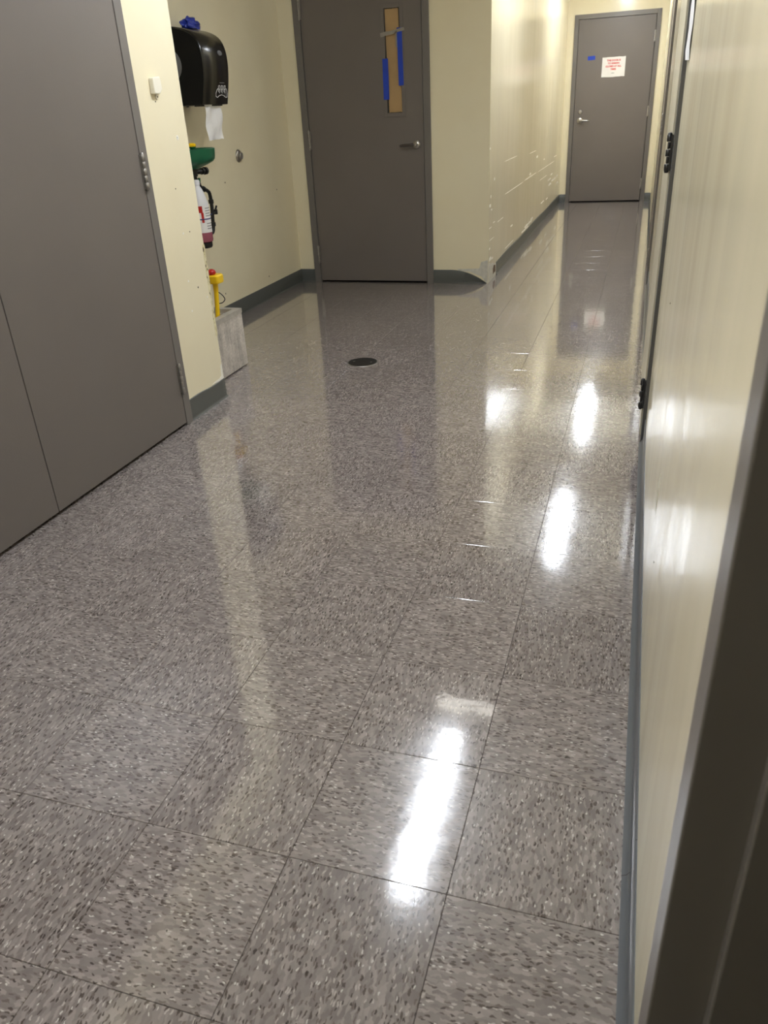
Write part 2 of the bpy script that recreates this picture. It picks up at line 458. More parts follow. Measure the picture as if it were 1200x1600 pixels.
# door_2: middle door with a narrow boarded window
d2 = tag(empty('door_2', (-1.194, YB, 0)), 'grey door with a narrow boarded and taped window in the back wall', 'door', kind='structure')
P2 = 0.016
ob('door_frame', frame_bm(BF, -1.694, -0.692, 2.15, P2, P2 - 0.012), M_frame, d2, bevel=0.0015)
lf = bmesh.new(); w0, w1 = P2 - 0.057, P2 - 0.012
L0, L1, Z0, Z1 = -1.016, -0.903, 1.212, 1.858
bx(lf, -1.641, L0, w0, w1, 0.013, 2.097, f=BF); bx(lf, L1, -0.747, w0, w1, 0.013, 2.097, f=BF)
bx(lf, L0, L1, w0, w1, 0.013, Z0, f=BF); bx(lf, L0, L1, w0, w1, Z1, 2.097, f=BF)
leaf2 = ob('door_leaf', lf, M_door, d2)
tr = bmesh.new(); q = 0.026
bx(tr, L0 - q, L0, w1, w1 + 0.003, Z0 - q, Z1 + q, f=BF); bx(tr, L1, L1 + q, w1, w1 + 0.003, Z0 - q, Z1 + q, f=BF)
bx(tr, L0, L1, w1, w1 + 0.003, Z0 - q, Z0, f=BF); bx(tr, L0, L1, w1, w1 + 0.003, Z1, Z1 + q, f=BF)
ob('window_trim', tr, M_door, leaf2, bevel=0.001)
ob('window_pane', box(L0, L1, w1 - 0.028, w1 - 0.022, Z0, Z1, f=BF), M_glass, leaf2)
for z0, z1 in ((0.150, 0.282), (0.990, 1.118), (1.836, 1.965)):
    ob('hinge', hinge_bm(BF, -1.644, P2 + 0.004, z0, z1, 0.007), M_steeld, d2, smooth=True)

def lever_bm(mp, u, w, z, du, rose=0.028, which='both'):
    bm = bmesh.new()
    c = Vector(mp(u, w, z)); n = (Vector(mp(u, w + 1, z)) - c)
    if which != 'lever': lathe(bm, [(rose, 0), (rose, 0.006), (rose * 0.85, 0.010), (0.012, 0.013), (0.011, 0.045), (0.013, 0.048), (0.013, 0.056), (0.009, 0.060)], c, tuple(n), 28)
    pts = [mp(u, w + 0.050, z), mp(u + du * 0.3, w + 0.054, z), mp(u + du * 0.75, w + 0.050, z - 0.001), mp(u + du * 0.95, w + 0.046, z - 0.003), mp(u + du, w + 0.038, z - 0.004)]
    if which != 'rose': tube(bm, smoothpts(pts), [0.0105 - 0.0035 * min(1, k / 20) for k in range(21)], 12)
    return bm
dh = ob('door_handle', lever_bm(BF, -0.803, w1, 0.997, -0.115, which='rose'), M_steel, d2, smooth=True)
ob('lever', lever_bm(BF, -0.803, w1, 0.997, -0.115, which='lever'), mat('dark_worn_lever', (92, 84, 78), 0.45, metal=0.5, noise=0.1), dh, smooth=True)  # lever shadow put into its darker colour
ob('door_sweep_gap', box(-1.64, -0.748, -0.07, -0.06, 0.0, 0.012, f=BF), M_dark, d2)  # dark strip standing in for the shade under the leaf

# door_3: far door
d3 = tag(empty('door_3', (0.333, YF, 0)), 'grey door at the far end of the corridor with a red lettered notice', 'door', kind='structure')
P3 = 0.016
ob('door_frame', frame_bm(FF, -0.175, 0.842, 2.15, P3, P3 - 0.008), M_frame, d3, bevel=0.0015)
ob('door_leaf', box(-0.121, 0.786, P3 - 0.053, P3 - 0.008, 0.013, 2.096, f=FF), M_door, d3, bevel=0.0015)
for z0, z1 in ((0.155, 0.275), (1.0, 1.115), (1.812, 1.93)):
    ob('hinge', hinge_bm(FF, 0.789, P3 + 0.005, z0, z1, 0.0085), M_steeld, d3, smooth=True)
ob('door_handle', lever_bm(FF, -0.045, P3 - 0.008, 0.985, 0.115, 0.034), M_steel, d3, smooth=True)
db = bmesh.new(); lathe(db, [(0.026, 0), (0.026, 0.006), (0.021, 0.014), (0.010, 0.015), (0.009, 0.018)], FF(-0.043, P3 - 0.008, 1.085), (0, -1, 0), 24)
ob('deadbolt', db, M_steel, d3, smooth=True)

# door_4, door_5: doors in the right wall, seen at a grazing angle
M_hdark = mat('dark_steel_hinge', (70, 70, 72), 0.3, metal=0.8, noise=0.1, nscale=60)
M_fdark = mat('charcoal_frame_enamel', (84, 83, 82), 0.35, noise=0.03)
M_dcream = mat('cream_door_enamel', (205, 198, 176), 0.3, noise=0.03, nscale=3)  # pale cream leaf, lighter than the other door leaves
def side_door(n, u0, u1, label, p, wl, strap):
    d = tag(empty('door_%d' % n, (XR, (u0 + u1) / 2, 0)), label, 'door', kind='structure')
    ob('door_frame', frame_bm(RF, u0, u1, 2.15, p, wl), M_fdark if strap else M_frame, d, bevel=0.0015)
    ob('door_leaf', box(u0 + 0.053, u1 - 0.053, wl - 0.045, wl, 0.012, 2.097, f=RF), M_dcream if strap else M_door, d, bevel=0.0015)
    for z0, z1 in ((0.13, 0.245), (1.0, 1.115), (1.80, 1.92)):
        ob('hinge', hinge_bm(RF, u0 + 0.052, wl + 0.007, z0, z1, 0.009, 0.5 if strap else 0.86), M_hdark if strap else M_steeld, d, smooth=True)
    return d
side_door(4, 2.165, 3.185, 'nearer door in the right wall, pale leaf in a charcoal frame with dark hinges', 0.013, 0.019, True)
side_door(5, 5.21, 6.23, 'farther grey door in the right wall, seen edge on', 0.014, 0.010, False)

# door_6: open doorway the viewer stands in; only its far jamb shows
d6 = tag(empty('door_6', (XR, -0.84, 0)), 'dark open doorway with grey steel frame at the right edge', 'door', kind='structure')
ob('door_frame', frame_bm(RF, -1.34, -0.335, 2.15, 0.016, 0.014, depth=0.146), M_frame, d6, bevel=0.002)

# ------------------------------------------------------------------ vinyl base
def base_bm(mp, us, h=0.1, toe=0.012, hf=None, wf=None):
    bm = bmesh.new(); rings = []
    for u in us:
        hh = hf(u) if hf else h
        ww = wf(u) if wf else 0.0
        k = hh / 0.1
        prof = [(0, 0), (toe, 0), (toe, 0.0018), (toe * 0.55, 0.006 * k), (0.0045, 0.016 * k), (0.0035, 0.03 * k), (0.0035 + ww, hh - 0.002), (0.002 + ww, hh), (0, hh)]
        rings.append([mp(u, w, z) for w, z in prof])
    return loft(bm, rings)
lin_ = lambda a, b, n: [a + (b - a) * i / n for i in range(n + 1)]
def bs(name, bm, mt, label, **k): return tag(ob(name, bm, mt, smooth=True, **k), label, 'baseboard', kind='structure')
br = bs('baseboard_right', base_bm(RF, lin_(-0.334, 2.164, 12), 0.1, 0.018), M_baseR, 'blue grey vinyl baseboard along the right wall, nearest part')
for v in (0.115, 1.34):
    ob('joint', base_bm(RF, [v, v + 0.0013], 0.1003, 0.0184), M_sub, br)
bs('baseboard_right_middle', base_bm(RF, lin_(3.186, 5.209, 8), 0.1, 0.018), M_baseR, 'blue grey vinyl baseboard between the two doors of the right wall')
bs('baseboard_right_far', base_bm(RF, lin_(6.231, YF, 8), 0.1, 0.014), M_base, 'charcoal vinyl baseboard at the far end of the right wall')
# stub: wavy top, wraps the corner
bl = bmesh.new()
def stub_path(t):   # along the wall face and round the corner
    L = YS - 2.069
    if t < L: return Vector((XL, 2.069 + t, 0)), Vector((1, 0, 0))
    a = min((t - L) / 0.012, 1) * math.pi / 2
    if t < L + 0.012: return Vector((XL, YS, 0)), Vector((math.cos(a), math.sin(a), 0))
    return Vector((XL - (t - L - 0.012), YS, 0)), Vector((0, 1, 0))
rings = []
Ls = YS - 2.069
for t in [Ls * i / 10 for i in range(11)] + [Ls + 0.004, Ls + 0.008, Ls + 0.0121] + [Ls + 0.0121 + 0.03 * i for i in range(1, 3)]:
    p, nn = stub_path(t)
    hh = 0.098 + 0.003 * math.sin(t * 21) - 0.006 * max(0, t - 0.15) / 0.2
    prof = [(0, 0), (0.011, 0), (0.011, 0.002), (0.006, 0.007), (0.0045, 0.016), (0.0038, 0.03), (0.0038, hh - 0.002), (0.002, hh), (0, hh)]
    rings.append([p + nn * w + Vector((0, 0, z)) for w, z in prof])
loft(bl, rings)
bs('baseboard_left', bl, M_base, 'green grey vinyl baseboard wrapping the corner of the wall stub')
bs('baseboard_alcove', base_bm(facing_px(XA), lin_(2.97, YB, 8), 0.1, 0.012), M_base, 'charcoal vinyl baseboard along the sink alcove wall')
bs('baseboard_back_left', base_bm(BF, lin_(XA + 0.004, -1.696, 3), 0.1, 0.012), M_base, 'short charcoal vinyl baseboard left of the middle door')
def peel(u):
    t = max(0.0, (u + 0.56) / 0.288); return max(0.004, 0.1 - 0.096 * min(1, t) ** 2.1)
bs('baseboard_back_right', base_bm(BF, lin_(-0.691, -0.272, 24), hf=peel, wf=lambda u: 0.012 * max(0, (u + 0.5) / 0.23)), M_base, 'charcoal baseboard right of the middle door, its top peeled down to the corner')
bs('baseboard_corridor_left', base_bm(facing_px(XC), lin_(5.57, YF - 0.003, 30), hf=lambda u: 0.1 + 0.004 * math.sin(u * 3.3), wf=lambda u: 0.003 + 0.003 * math.sin(u * 4)), M_base, 'long charcoal vinyl baseboard on the left of the narrow corridor')
bs('baseboard_far_left', base_bm(FF, lin_(XC + 0.004, -0.177, 2), 0.1, 0.012), M_base, 'short charcoal baseboard left of the far door')
bs('baseboard_far_right', base_bm(FF, lin_(0.844, XR - 0.004, 2), 0.1, 0.012), M_base, 'short charcoal baseboard right of the far door')

# ------------------------------------------------------------------ wall damage (bits of the walls)
def poly_patch(name, mp, pts, w, mt, parent):
    bm = bmesh.new()
    loft(bm, [[mp(u, -0.001, z) for u, z in pts], [mp(u, w, z) for u, z in pts]])
    return ob(name, bm, mt, parent)
CF = facing_px(XC)
poly_patch('bare_plaster', BF, [(-0.275, 0.004), (-0.31, 0.05), (-0.40, 0.085), (-0.50, 0.096), (-0.50, 0.106), (-0.40, 0.109), (-0.33, 0.112), (-0.315, 0.16), (-0.262, 0.175), (-0.262, 0.004)], 0.0015, M_plaster, wall_b)
poly_patch('bare_plaster', CF, [(5.222, 0.0), (5.222, 0.13), (5.26, 0.15), (5.33, 0.12), (5.40, 0.125), (5.47, 0.10), (5.575, 0.096), (5.575, 0.0)], 0.0015, M_plaster, wall_c)
poly_patch('plaster_hole', CF, [(5.43, 0.03), (5.42, 0.07), (5.46, 0.095), (5.53, 0.085), (5.54, 0.035)], 0.0022, M_hole, wall_c)
# white scrapes left by carts on the corridor wall
rnd = random.Random(3)
def scrape(y, z, ly, lz):
    pts = []
    n = 9
    for i in range(n): pts.append((y + ly * i / (n - 1), z + lz * (0.5 + 0.5 * rnd.random()) * (1 if 0 < i < n - 1 else 0.2)))
    for i in range(n - 1, -1, -1): pts.append((y + ly * i / (n - 1), z - lz * (0.5 + 0.5 * rnd.random()) * (1 if 0 < i < n - 1 else 0.2)))
    return pts
for y, z, ly, lz in ((5.23, 0.56, 0.07, 0.014), (5.31, 0.525, 0.05, 0.008), (5.95, 0.57, 1.1, 0.004), (7.1, 0.575, 0.9, 0.006), (8.1, 0.57, 1.7, 0.004), (7.45, 0.60, 0.12, 0.012),
                     (5.23, 0.40, 0.12, 0.004), (5.40, 0.42, 0.09, 0.005), (5.6, 0.40, 0.3, 0.004), (9.2, 0.34, 0.3, 0.016), (9.5, 0.36, 0.5, 0.014), (9.1, 0.40, 0.35, 0.01), (10.05, 0.37, 0.2, 0.014),
                     (8.5, 0.215, 0.3, 0.01), (9.0, 0.205, 0.2, 0.01), (5.25, 0.17, 0.1, 0.018), (5.36, 0.16, 0.06, 0.01), (7.2, 0.138, 0.6, 0.014), (7.0, 0.115, 0.5, 0.01), (7.65, 0.15, 0.2, 0.016),
                     (7.95, 0.725, 0.12, 0.014), (5.42, 0.73, 0.04, 0.012), (5.9, 0.82, 0.7, 0.003), (7.4, 0.79, 0.5, 0.004), (9.4, 0.44, 0.2, 0.01), (10.1, 0.28, 0.25, 0.015), (5.28, 0.62, 0.03, 0.014),
                     (5.24, 0.25, 0.05, 0.01), (5.25, 0.31, 0.2, 0.003), (6.3, 0.27, 0.12, 0.009), (6.0, 0.13, 0.5, 0.004), (8.3, 0.47, 0.7, 0.004), (8.6, 0.66, 0.12, 0.008), (9.7, 0.62, 0.3, 0.006), (5.22, 0.95, 0.03, 0.01)):
    poly_patch('paint_scrape', CF, scrape(y, z, ly, lz), 0.0008, M_chipw, wall_c)
# screw holes and filler dots
def dot(mp, u, z, r, mt, parent, name='screw_hole'):
    bm = bmesh.new(); c = Vector(mp(u, -0.0005, z)); n = Vector(mp(u, 0.5, z)) - c
    lathe(bm, [(r, 0), (r, 0.0012), (r * 0.7, 0.0016)], c, tuple(n), 10)
    return ob(name, bm, mt, parent)
dot(LF, 2.335, 1.174, 0.010, M_chipw, wall_l, 'filler_spot')
for u, z, r in ((2.332, 1.174, 0.0042), (2.256, 0.981, 0.003), (2.316, 0.799, 0.003), (2.313, 0.558, 0.004), (2.21, 1.31, 0.003)): dot(LF, u, z, r, M_screw, wall_l)
for u, z in ((2.24, 0.60), (2.23, 0.47), (2.26, 0.80), (2.38, 0.50)): dot(LF, u, z, 0.005, M_chipw, wall_l, 'filler_spot')
dot(RF, 1.30, 0.75, 0.0022, M_screw, wall_r)
dot(RF, 0.62, 0.36, 0.0022, M_screw, wall_r)
for u, z in ((4.10, 0.86), (4.6, 0.16), (3.9, 0.18), (4.9, 0.74)): dot(facing_px(XA), u, z, 0.005, M_screw, wall_a)
bm = bmesh.new(); tube(bm, [(XR + 0.0005, 0.772, 0.500), (XR + 0.0003, 0.774, 0.47), (XR + 0.0006, 0.778, 0.44), (XR + 0.0006, 0.783, 0.41), (XR + 0.001, 0.786, 0.385)], [0.001, 0.003, 0.0028, 0.0018, 0.001], 8)
ob('paint_drip', bm, M_chipw, wall_r, smooth=True)  # raised drip of paint, its shiny highlight put into the white colour
# beaded corner strip with chipped paint
cs = bmesh.new(); rg = []
for i in range(31):
    z = 0.31 + 0.42 * i / 30; j = 0.003 * rnd.random()
    rg.append([(XL - 0.006, YS - 0.014 - j, z), (XL + 0.0018, YS - 0.013 - j, z), (XL + 0.002, YS + 0.001, z), (XL + 0.001, YS + 0.003 + j * .8, z), (XL - 0.012, YS + 0.003, z), (XL - 0.012, YS - 0.001, z)])
loft(cs, rg)
ob('corner_bead', cs, M_chip, wall_l)
poly_patch('bare_plaster', LF, [(2.30, 0.099), (2.34, 0.103), (2.38, 0.104), (2.40, 0.112), (2.405, 0.16), (2.418, 0.17), (2.421, 0.09), (2.36, 0.094)], 0.0012, M_chipw, wall_l)

# ------------------------------------------------------------------ ceiling lights
def ceiling_light(x, y, label, k=1.0, length=1.17, w=0.048, hw=0.16):
    t = tag(empty('ceiling_light', (x, y, CEIL)), label, 'light', 'strip lights along the ceiling')
    bm = bmesh.new()
    prism(bm, [(-hw, 0), (-hw, -0.02), (-w, -0.055), (w, -0.055), (hw, -0.02), (hw, 0)], y - length / 2 - 0.01, y + length / 2 + 0.01, lambda p, q, s: (x + p, s, CEIL + q))
    ob('lamp_housing', bm, M_house, t)
    bm = bmesh.new(); n = 10
    prism(bm, [(-w + 0.006, -0.0552)] + [(-math.cos(math.pi * i / n) * (w - 0.006), -0.056 - 0.028 * math.sin(math.pi * i / n)) for i in range(n + 1)] + [(w - 0.006, -0.0552)], y - length / 2, y + length / 2, lambda p, q, s: (x + p, s, CEIL + q))
    ob('lamp_lens', bm, mat('lit_tube_lens', (240, 246, 255), 0.4, emit=LAMP * k), t)
    return t
ceiling_light(-0.04, 2.26, 'strip light on the ceiling above the wide part of the hall', 1.25)
ceiling_light(-0.04, -0.22, 'strip light on the ceiling above the near doorway', 0.95)  # added lamp, unseen, lifts the lower right wall and near floor
ceiling_light(0.35, 5.86, 'strip light on the ceiling at the mouth of the narrow corridor')
ceiling_light(0.37, 9.05, 'strip light on the ceiling nearest the far door', 1.2)

t = tag(empty('emergency_light', (-0.02, 3.19, CEIL)), 'small lit emergency fixture set crosswise on the ceiling', 'light')  # added unseen panel whose glow makes the pale floor reflection
ob('fixture_housing', box(-0.24, 0.20, 3.13, 3.25, CEIL - 0.03, CEIL), M_house, t, bevel=0.008)
ob('fixture_lens', box(-0.22, 0.18, 3.155, 3.225, CEIL - 0.045, CEIL - 0.0302), mat('dim_lit_lens', (250, 246, 236), 0.4, emit=5.0), t, bevel=0.006)

# ------------------------------------------------------------------ things on the left wall stub
s = tag(empty('door_contact_sensor', (XL, 2.21, 1.33)), 'small white plastic sensor on the wall stub beside the double door', 'sensor')
bm = bmesh.new()
prism(bm, [(2.184, 1.336), (2.184, 1.392), (2.238, 1.398), (2.243, 1.352), (2.222, 1.336)], 0.0, 0.022, lambda p, q, w: LF(p, w, q))
ob('sensor_body', bm, M_white, s, bevel=0.004)
bm = bmesh.new(); lathe(bm, [(0.009, 0), (0.009, 0.004), (0.006, 0.006)], LF(2.222, 0, 1.326), 'x', 16)
ob('mount_tab', bm, M_white, s, smooth=True)
bm = bmesh.new(); lathe(bm, [(0.003, 0), (0.003, 0.001)], LF(2.222, 0.0062, 1.326), 'x', 10)
ob('screw', bm, M_screw, s)

# ------------------------------------------------------------------ mop sink
def rrect(x0, x1, y0, y1, z, r=0.0, n=4):
    if r == 0: return [(x0, y0, z), (x1, y0, z), (x1, y1, z), (x0, y1, z)]
    out = []
    for cx, cy, a in ((x1 - r, y1 - r, 0), (x0 + r, y1 - r, 90), (x0 + r, y0 + r, 180), (x1 - r, y0 + r, 270)):
        for k in range(n + 1):
            t = math.radians(a + 90 * k / n); out.append((cx + r * math.cos(t), cy + r * math.sin(t), z))
    return out
sx0, sx1, sy0, sy1, sh = XA + 0.003, -1.213, YS + 0.004, 2.95, 0.315
sink = tag(empty('mop_sink', ((sx0 + sx1) / 2, (sy0 + sy1) / 2, 0)), 'grey terrazzo floor sink with a steel rim, in the alcove', 'sink')
bm = bmesh.new()
loft(bm, [rrect(sx0, sx1, sy0, sy1, 0.006), rrect(sx0, sx1, sy0, sy1, sh - 0.022), rrect(sx0 + 0.04, sx1 - 0.04, sy0 + 0.04, sy1 - 0.04, sh - 0.022), rrect(sx0 + 0.07, sx1 - 0.07, sy0 + 0.07, sy1 - 0.07, 0.06)])
ob('basin', bm, M_terr, sink, bevel=0.003)
bm = bmesh.new()
e = 0.002
loft(bm, [rrect(sx0, sx1 + e, sy0, sy1 + e, sh - 0.024), rrect(sx0, sx1 + e, sy0, sy1 + e, sh), rrect(sx0 + 0.036, sx1 - 0.036, sy0 + 0.036, sy1 - 0.036, sh), rrect(sx0 + 0.036, sx1 - 0.036, sy0 + 0.036, sy1 - 0.036, sh - 0.05),
          rrect(sx0 + 0.038, sx1 - 0.038, sy0 + 0.038, sy1 - 0.038, sh - 0.05), rrect(sx0 + 0.038, sx1 - 0.038, sy0 + 0.038, sy1 - 0.038, sh - 0.024)][:4], cap=False)
ob('steel_rim', bm, mat('worn_steel_rim', (190, 186, 180), 0.45, metal=0.5, noise=0.15, nscale=20), sink)
bm = bmesh.new(); lathe(bm, [(0.035, 0), (0.035, 0.003), (0.02, 0.004)], (-1.5, 2.68, 0.061), 'z', 20)
ob('strainer', bm, M_steel, sink, smooth=True)

# yellow tool standing in the sink
yt = tag(empty('cleaning_tool', (-1.44, 2.83, 0.062)), 'yellow plastic tool with a red knob standing in the floor sink', 'tool')

bm = bmesh.new()
loft(bm, [rrect(-1.315, -1.257, 2.815, 2.885, 0.468, 0.014), rrect(-1.318, -1.254, 2.812, 2.888, 0.476, 0.016), rrect(-1.318, -1.254, 2.812, 2.888, 0.505, 0.016), rrect(-1.312, -1.260, 2.818, 2.882, 0.512, 0.014)])
ob('tool_head', bm, M_yellow, yt, smooth=True)
bm = bmesh.new()
tube(bm, [(-1.292, 2.85, 0.475), (-1.294, 2.85, 0.42), (-1.300, 2.842, 0.30), (-1.330, 2.80, 0.12), (-1.345, 2.78, 0.062)], [0.016, 0.0125, 0.012, 0.013, 0.02], 14)
ob('shaft', bm, M_yellow, yt, smooth=True)
bm = bmesh.new(); lathe(bm, [(0.012, -0.004), (0.021, 0.004), (0.023, 0.012), (0.019, 0.022), (0.008, 0.028)], (-1.298, 2.838, 0.512), 'z', 20)
ob('knob', bm, M_redp, yt, smooth=True)
bm = bmesh.new()
tube(bm, smoothpts([(-1.296, 2.852, 0.425), (-1.272, 2.86, 0.408), (-1.255, 2.862, 0.382), (-1.272, 2.86, 0.362), (-1.300, 2.85, 0.358)]), 0.0026, 8)
ob('cord', bm, M_black, yt, smooth=True)

# ------------------------------------------------------------------ towel dispenser
DY0, DY1 = 3.515, 3.81
td = tag(empty('paper_towel_dispenser', (XA, (DY0 + DY1) / 2, 1.31)), 'glossy black paper towel dispenser on the alcove wall', 'dispenser')
def dprof(k=0.0):
    top = [(-1.575 - k, 1.31), (-1.556 - k, 1.40), (-1.545 - k, 1.47), (-1.542 - k, 1.53), (-1.548 - k, 1.585), (-1.566 - k, 1.628), (-1.595 - k, 1.657), (-1.64, 1.678 - k), (-1.70, 1.692 - k), (-1.76, 1.697 - k), (XA + 0.001, 1.698 - k)]
    return top + [(XA + 0.001, 1.31)]
bm = bmesh.new()
prism(bm, dprof(0.006), DY0 + 0.004, DY1 - 0.004, lambda p, q, t: (p, t, q))
ob('dispenser_body', bm, M_black, td, bevel=0.002)
# front cover: a curved shell with rounded long edges
bm = bmesh.new()
fp = smoothpts([(x, 0, z) for x, z in dprof()[:11]], 4)
rings = []
for k, (yy, inset) in enumerate(((DY0, 0.010), (DY0 + 0.003, 0.004), (DY0 + 0.010, 0.0), (DY1 - 0.010, 0.0), (DY1 - 0.003, 0.004), (DY1, 0.010))):
    outer = []
    for i, p in enumerate(fp):
        a = fp[max(i - 1, 0)]; b = fp[min(i + 1, len(fp) - 1)]; d = (b - a).normalized(); n = Vector((d.z, 0, -d.x))
        q = p - n * inset; outer.append((q.x, yy, q.z))
    rings.append(outer + [(XA + 0.03, yy, 1.60), (XA + 0.16, yy, 1.52), (XA + 0.18, yy, 1.325)])
loft(bm, rings)
cov = ob('front_cover', bm, M_blackg, td, smooth=True)
bm = bmesh.new()
prism(bm, [(x - 0.012 if x < -1.6 else x - 0.010, z - 0.006 if z > 1.4 else z) for x, z in [(p.x, p.z) for p in fp]] + [(XA + 0.001, 1.31)], DY0 - 0.0015, DY0 + 0.001, lambda p, q, t: (max(p, XA + 0.001), t, q))
ob('side_panel', bm, mat('matte_black_plastic', (7, 7, 7), 0.7, spec=0.2, noise=0.1), td)
# raised round hub on the side, a window slot and the lock badge
bm = bmesh.new(); lathe(bm, [(0.085, 0), (0.085, 0.004), (0.078, 0.008), (0.06, 0.009)], (-1.765, DY0 + 0.002, 1.51), (0, -1, 0), 36)
ob('side_hub', bm, M_grey, td, smooth=True)
def onfront(y, z, off=0.0006):
    # x of the cover's front at height z
    pr = [(v.x, v.z) for v in fp]
    for (xa, za), (xb, zb) in zip(pr, pr[1:]):
        if za <= z <= zb: return (xa + (xb - xa) * (z - za) / (zb - za) + off, y, z)
    return (pr[0][0] + off, y, z)
def strokes(name, lines, r, mt, par, n=6):
    bm = bmesh.new()
    for l in lines: tube(bm, [onfront(*p, 0.0008) for p in l], r, n)
    return ob(name, bm, mt, par)
bm = bmesh.new()
loft(bm, [[onfront(3.716 + 0.026 * math.cos(a) * 1.0, 1.566 + 0.013 * math.sin(a), o) for a in [2 * math.pi * i / 24 for i in range(24)]] for o in (0.0, 0.003)])
bd = ob('lock_badge', bm, M_grey, cov)
# printed hands-free pictograms: an arched frame with three upright figures
arch = [(3.650, 1.350), (3.648, 1.366), (3.658, 1.382), (3.672, 1.390)], [(3.768, 1.390), (3.780, 1.378), (3.786, 1.362), (3.786, 1.346)]
lo = [(3.650, 1.350), (3.668, 1.345), (3.690, 1.354), (3.718, 1.358), (3.746, 1.354), (3.768, 1.345), (3.786, 1.346)]
strokes('printed_pictogram', [arch[0], arch[1], lo] + [[(c - 0.008, 1.403), (c - 0.009, 1.386), (c - 0.006, 1.372)] for c in (3.684, 3.716, 3.750)] + [[(c + 0.008, 1.403), (c + 0.009, 1.388), (c + 0.004, 1.378), (c + 0.007, 1.366)] for c in (3.684, 3.716, 3.750)]
        + [[(c - 0.007, 1.404), (c + 0.007, 1.404)] for c in (3.684, 3.716, 3.750)] + [[(c - 0.006, 1.386), (c + 0.007, 1.386)] for c in (3.684, 3.716, 3.750)], 0.0019, M_whiteink, cov)
strokes('printed_line', [[(3.690, 1.418), (3.744, 1.418)]], 0.0013, M_greyink, cov)
bm = bmesh.new()
bx(bm, -1.66, -1.60, DY0 + 0.04, DY1 - 0.03, 1.303, 1.311); lathe(bm, [(0.008, 0), (0.008, 0.006)], (-1.69, DY0 + 0.015, 1.302), 'z', 12)
ob('tear_bar', bm, M_black, td)
bm = bmesh.new()
ng = 10; front = []; back = []
for i in range(ng + 1):
    z = 1.312 - 0.186 * i / ng
    row = []
    for j in range(9):
        u = j / 8
        y = 3.562 + 0.196 * u - 0.012 * (i / ng) * u - 0.01 * (i / ng)
        x = -1.600 + 0.006 * math.sin(i * 0.8 + u * 5) + 0.004 * math.sin(u * 9) + 0.0012 * (i / ng)
        row.append((x, y, z + 0.004 * u + (0.002 * math.sin(u * 30) if i == ng else 0)))
    front.append(row)
F = [[bm.verts.new(p) for p in r] for r in front]
G = [[bm.verts.new((p[0] - 0.0006, p[1], p[2])) for p in r] for r in front]
for i in range(ng):
    for j in range(8):
        bm.faces.new((F[i][j], F[i][j + 1], F[i + 1][j + 1], F[i + 1][j])); bm.faces.new((G[i][j], G[i + 1][j], G[i + 1][j + 1], G[i][j + 1]))
for i in range(ng):
    bm.faces.new((F[i][0], F[i + 1][0], G[i + 1][0], G[i][0])); bm.faces.new((F[i][8], G[i][8], G[i + 1][8], F[i + 1][8]))
for j in range(8):
    bm.faces.new((F[0][j], G[0][j], G[0][j + 1], F[0][j + 1])); bm.faces.new((F[ng][j], F[ng][j + 1], G[ng][j + 1], G[ng][j]))
ob('paper_towel', bm, M_paper, td, smooth=True)

# crumpled blue glove on top of the dispenser
bm = bmesh.new()
bmesh.ops.create_icosphere(bm, subdivisions=4, radius=1.0)
from mathutils import noise as mn
for v in bm.verts:
    d = v.co.normalized()
    k = 0.85 + 0.40 * mn.noise(d * 1.6) + 0.16 * mn.noise(d * 4.0 + Vector((3, 1, 7)))
    p = d * k
    v.co = Vector((p.x * 0.045, p.y * 0.085, max(p.z, -0.35) * 0.046))
bmesh.ops.translate(bm, vec=(-1.71, 3.735, 1.711), verts=bm.verts)
tag(ob('crumpled_glove', bm, M_bluec, smooth=True), 'crumpled blue glove lying on top of the black dispenser', 'glove')

# ------------------------------------------------------------------ steel disc on the alcove wall
w = tag(empty('wall_stop', (XA, 4.336, 1.006)), 'small round steel disc on the alcove wall right of the dispenser', 'wall stop')
bm = bmesh.new(); lathe(bm, [(0.040, 0), (0.040, 0.004), (0.035, 0.010), (0.024, 0.013), (0.022, 0.013)], (XA, 4.336, 1.006), 'x', 32)
ob('flange', bm, M_steel, w, smooth=True)
bm = bmesh.new(); lathe(bm, [(0.022, 0.011), (0.022, 0.026), (0.016, 0.030), (0.010, 0.027)], (XA, 4.336, 1.006), 'x', 28)
ob('bumper', bm, M_steeld, w, smooth=True)

# ------------------------------------------------------------------ eyewash bowl and its pipework
BX, BY = -1.665, 3.445
ew = tag(empty('eyewash_station', (XA, BY, 0.98)), 'green eyewash bowl with yellow spray cap on the alcove wall', 'eyewash')
bm = bmesh.new()
lathe(bm, [(0.034, 0.985), (0.055, 0.995), (0.090, 1.008), (0.120, 1.022), (0.132, 1.036), (0.135, 1.050), (0.137, 1.082), (0.138, 1.090), (0.133, 1.092), (0.129, 1.084), (0.128, 1.050), (0.112, 1.030), (0.05, 1.006), (0.0, 1.002)], (BX, BY, 0), 'z', 40)
ob('bowl', bm, M_green, ew, smooth=True)
bm = bmesh.new(); tube(bm, smoothpts([(BX - 0.05, BY + 0.02, 1.03), (BX - 0.03, BY, 1.075), (BX - 0.0, BY - 0.005, 1.092)]), 0.010, 10)
ob('spray_arm', bm, M_steeld, ew, smooth=True)
for dy in (-0.045, 0.03):
    bm = bmesh.new(); lathe(bm, [(0.010, -0.035), (0.012, -0.01), (0.022, 0.0), (0.024, 0.008)], (BX, BY - 0.01 + dy, 1.094), 'z', 20)
    sh = ob('spray_head', bm, M_green, ew, smooth=True)
    bm = bmesh.new(); lathe(bm, [(0.025, 0.0), (0.026, 0.010), (0.020, 0.016), (0.008, 0.018)], (BX, BY - 0.01 + dy, 1.102), 'z', 20)
    ob('dust_cap', bm, M_yellow, sh, smooth=True)
bm = bmesh.new()
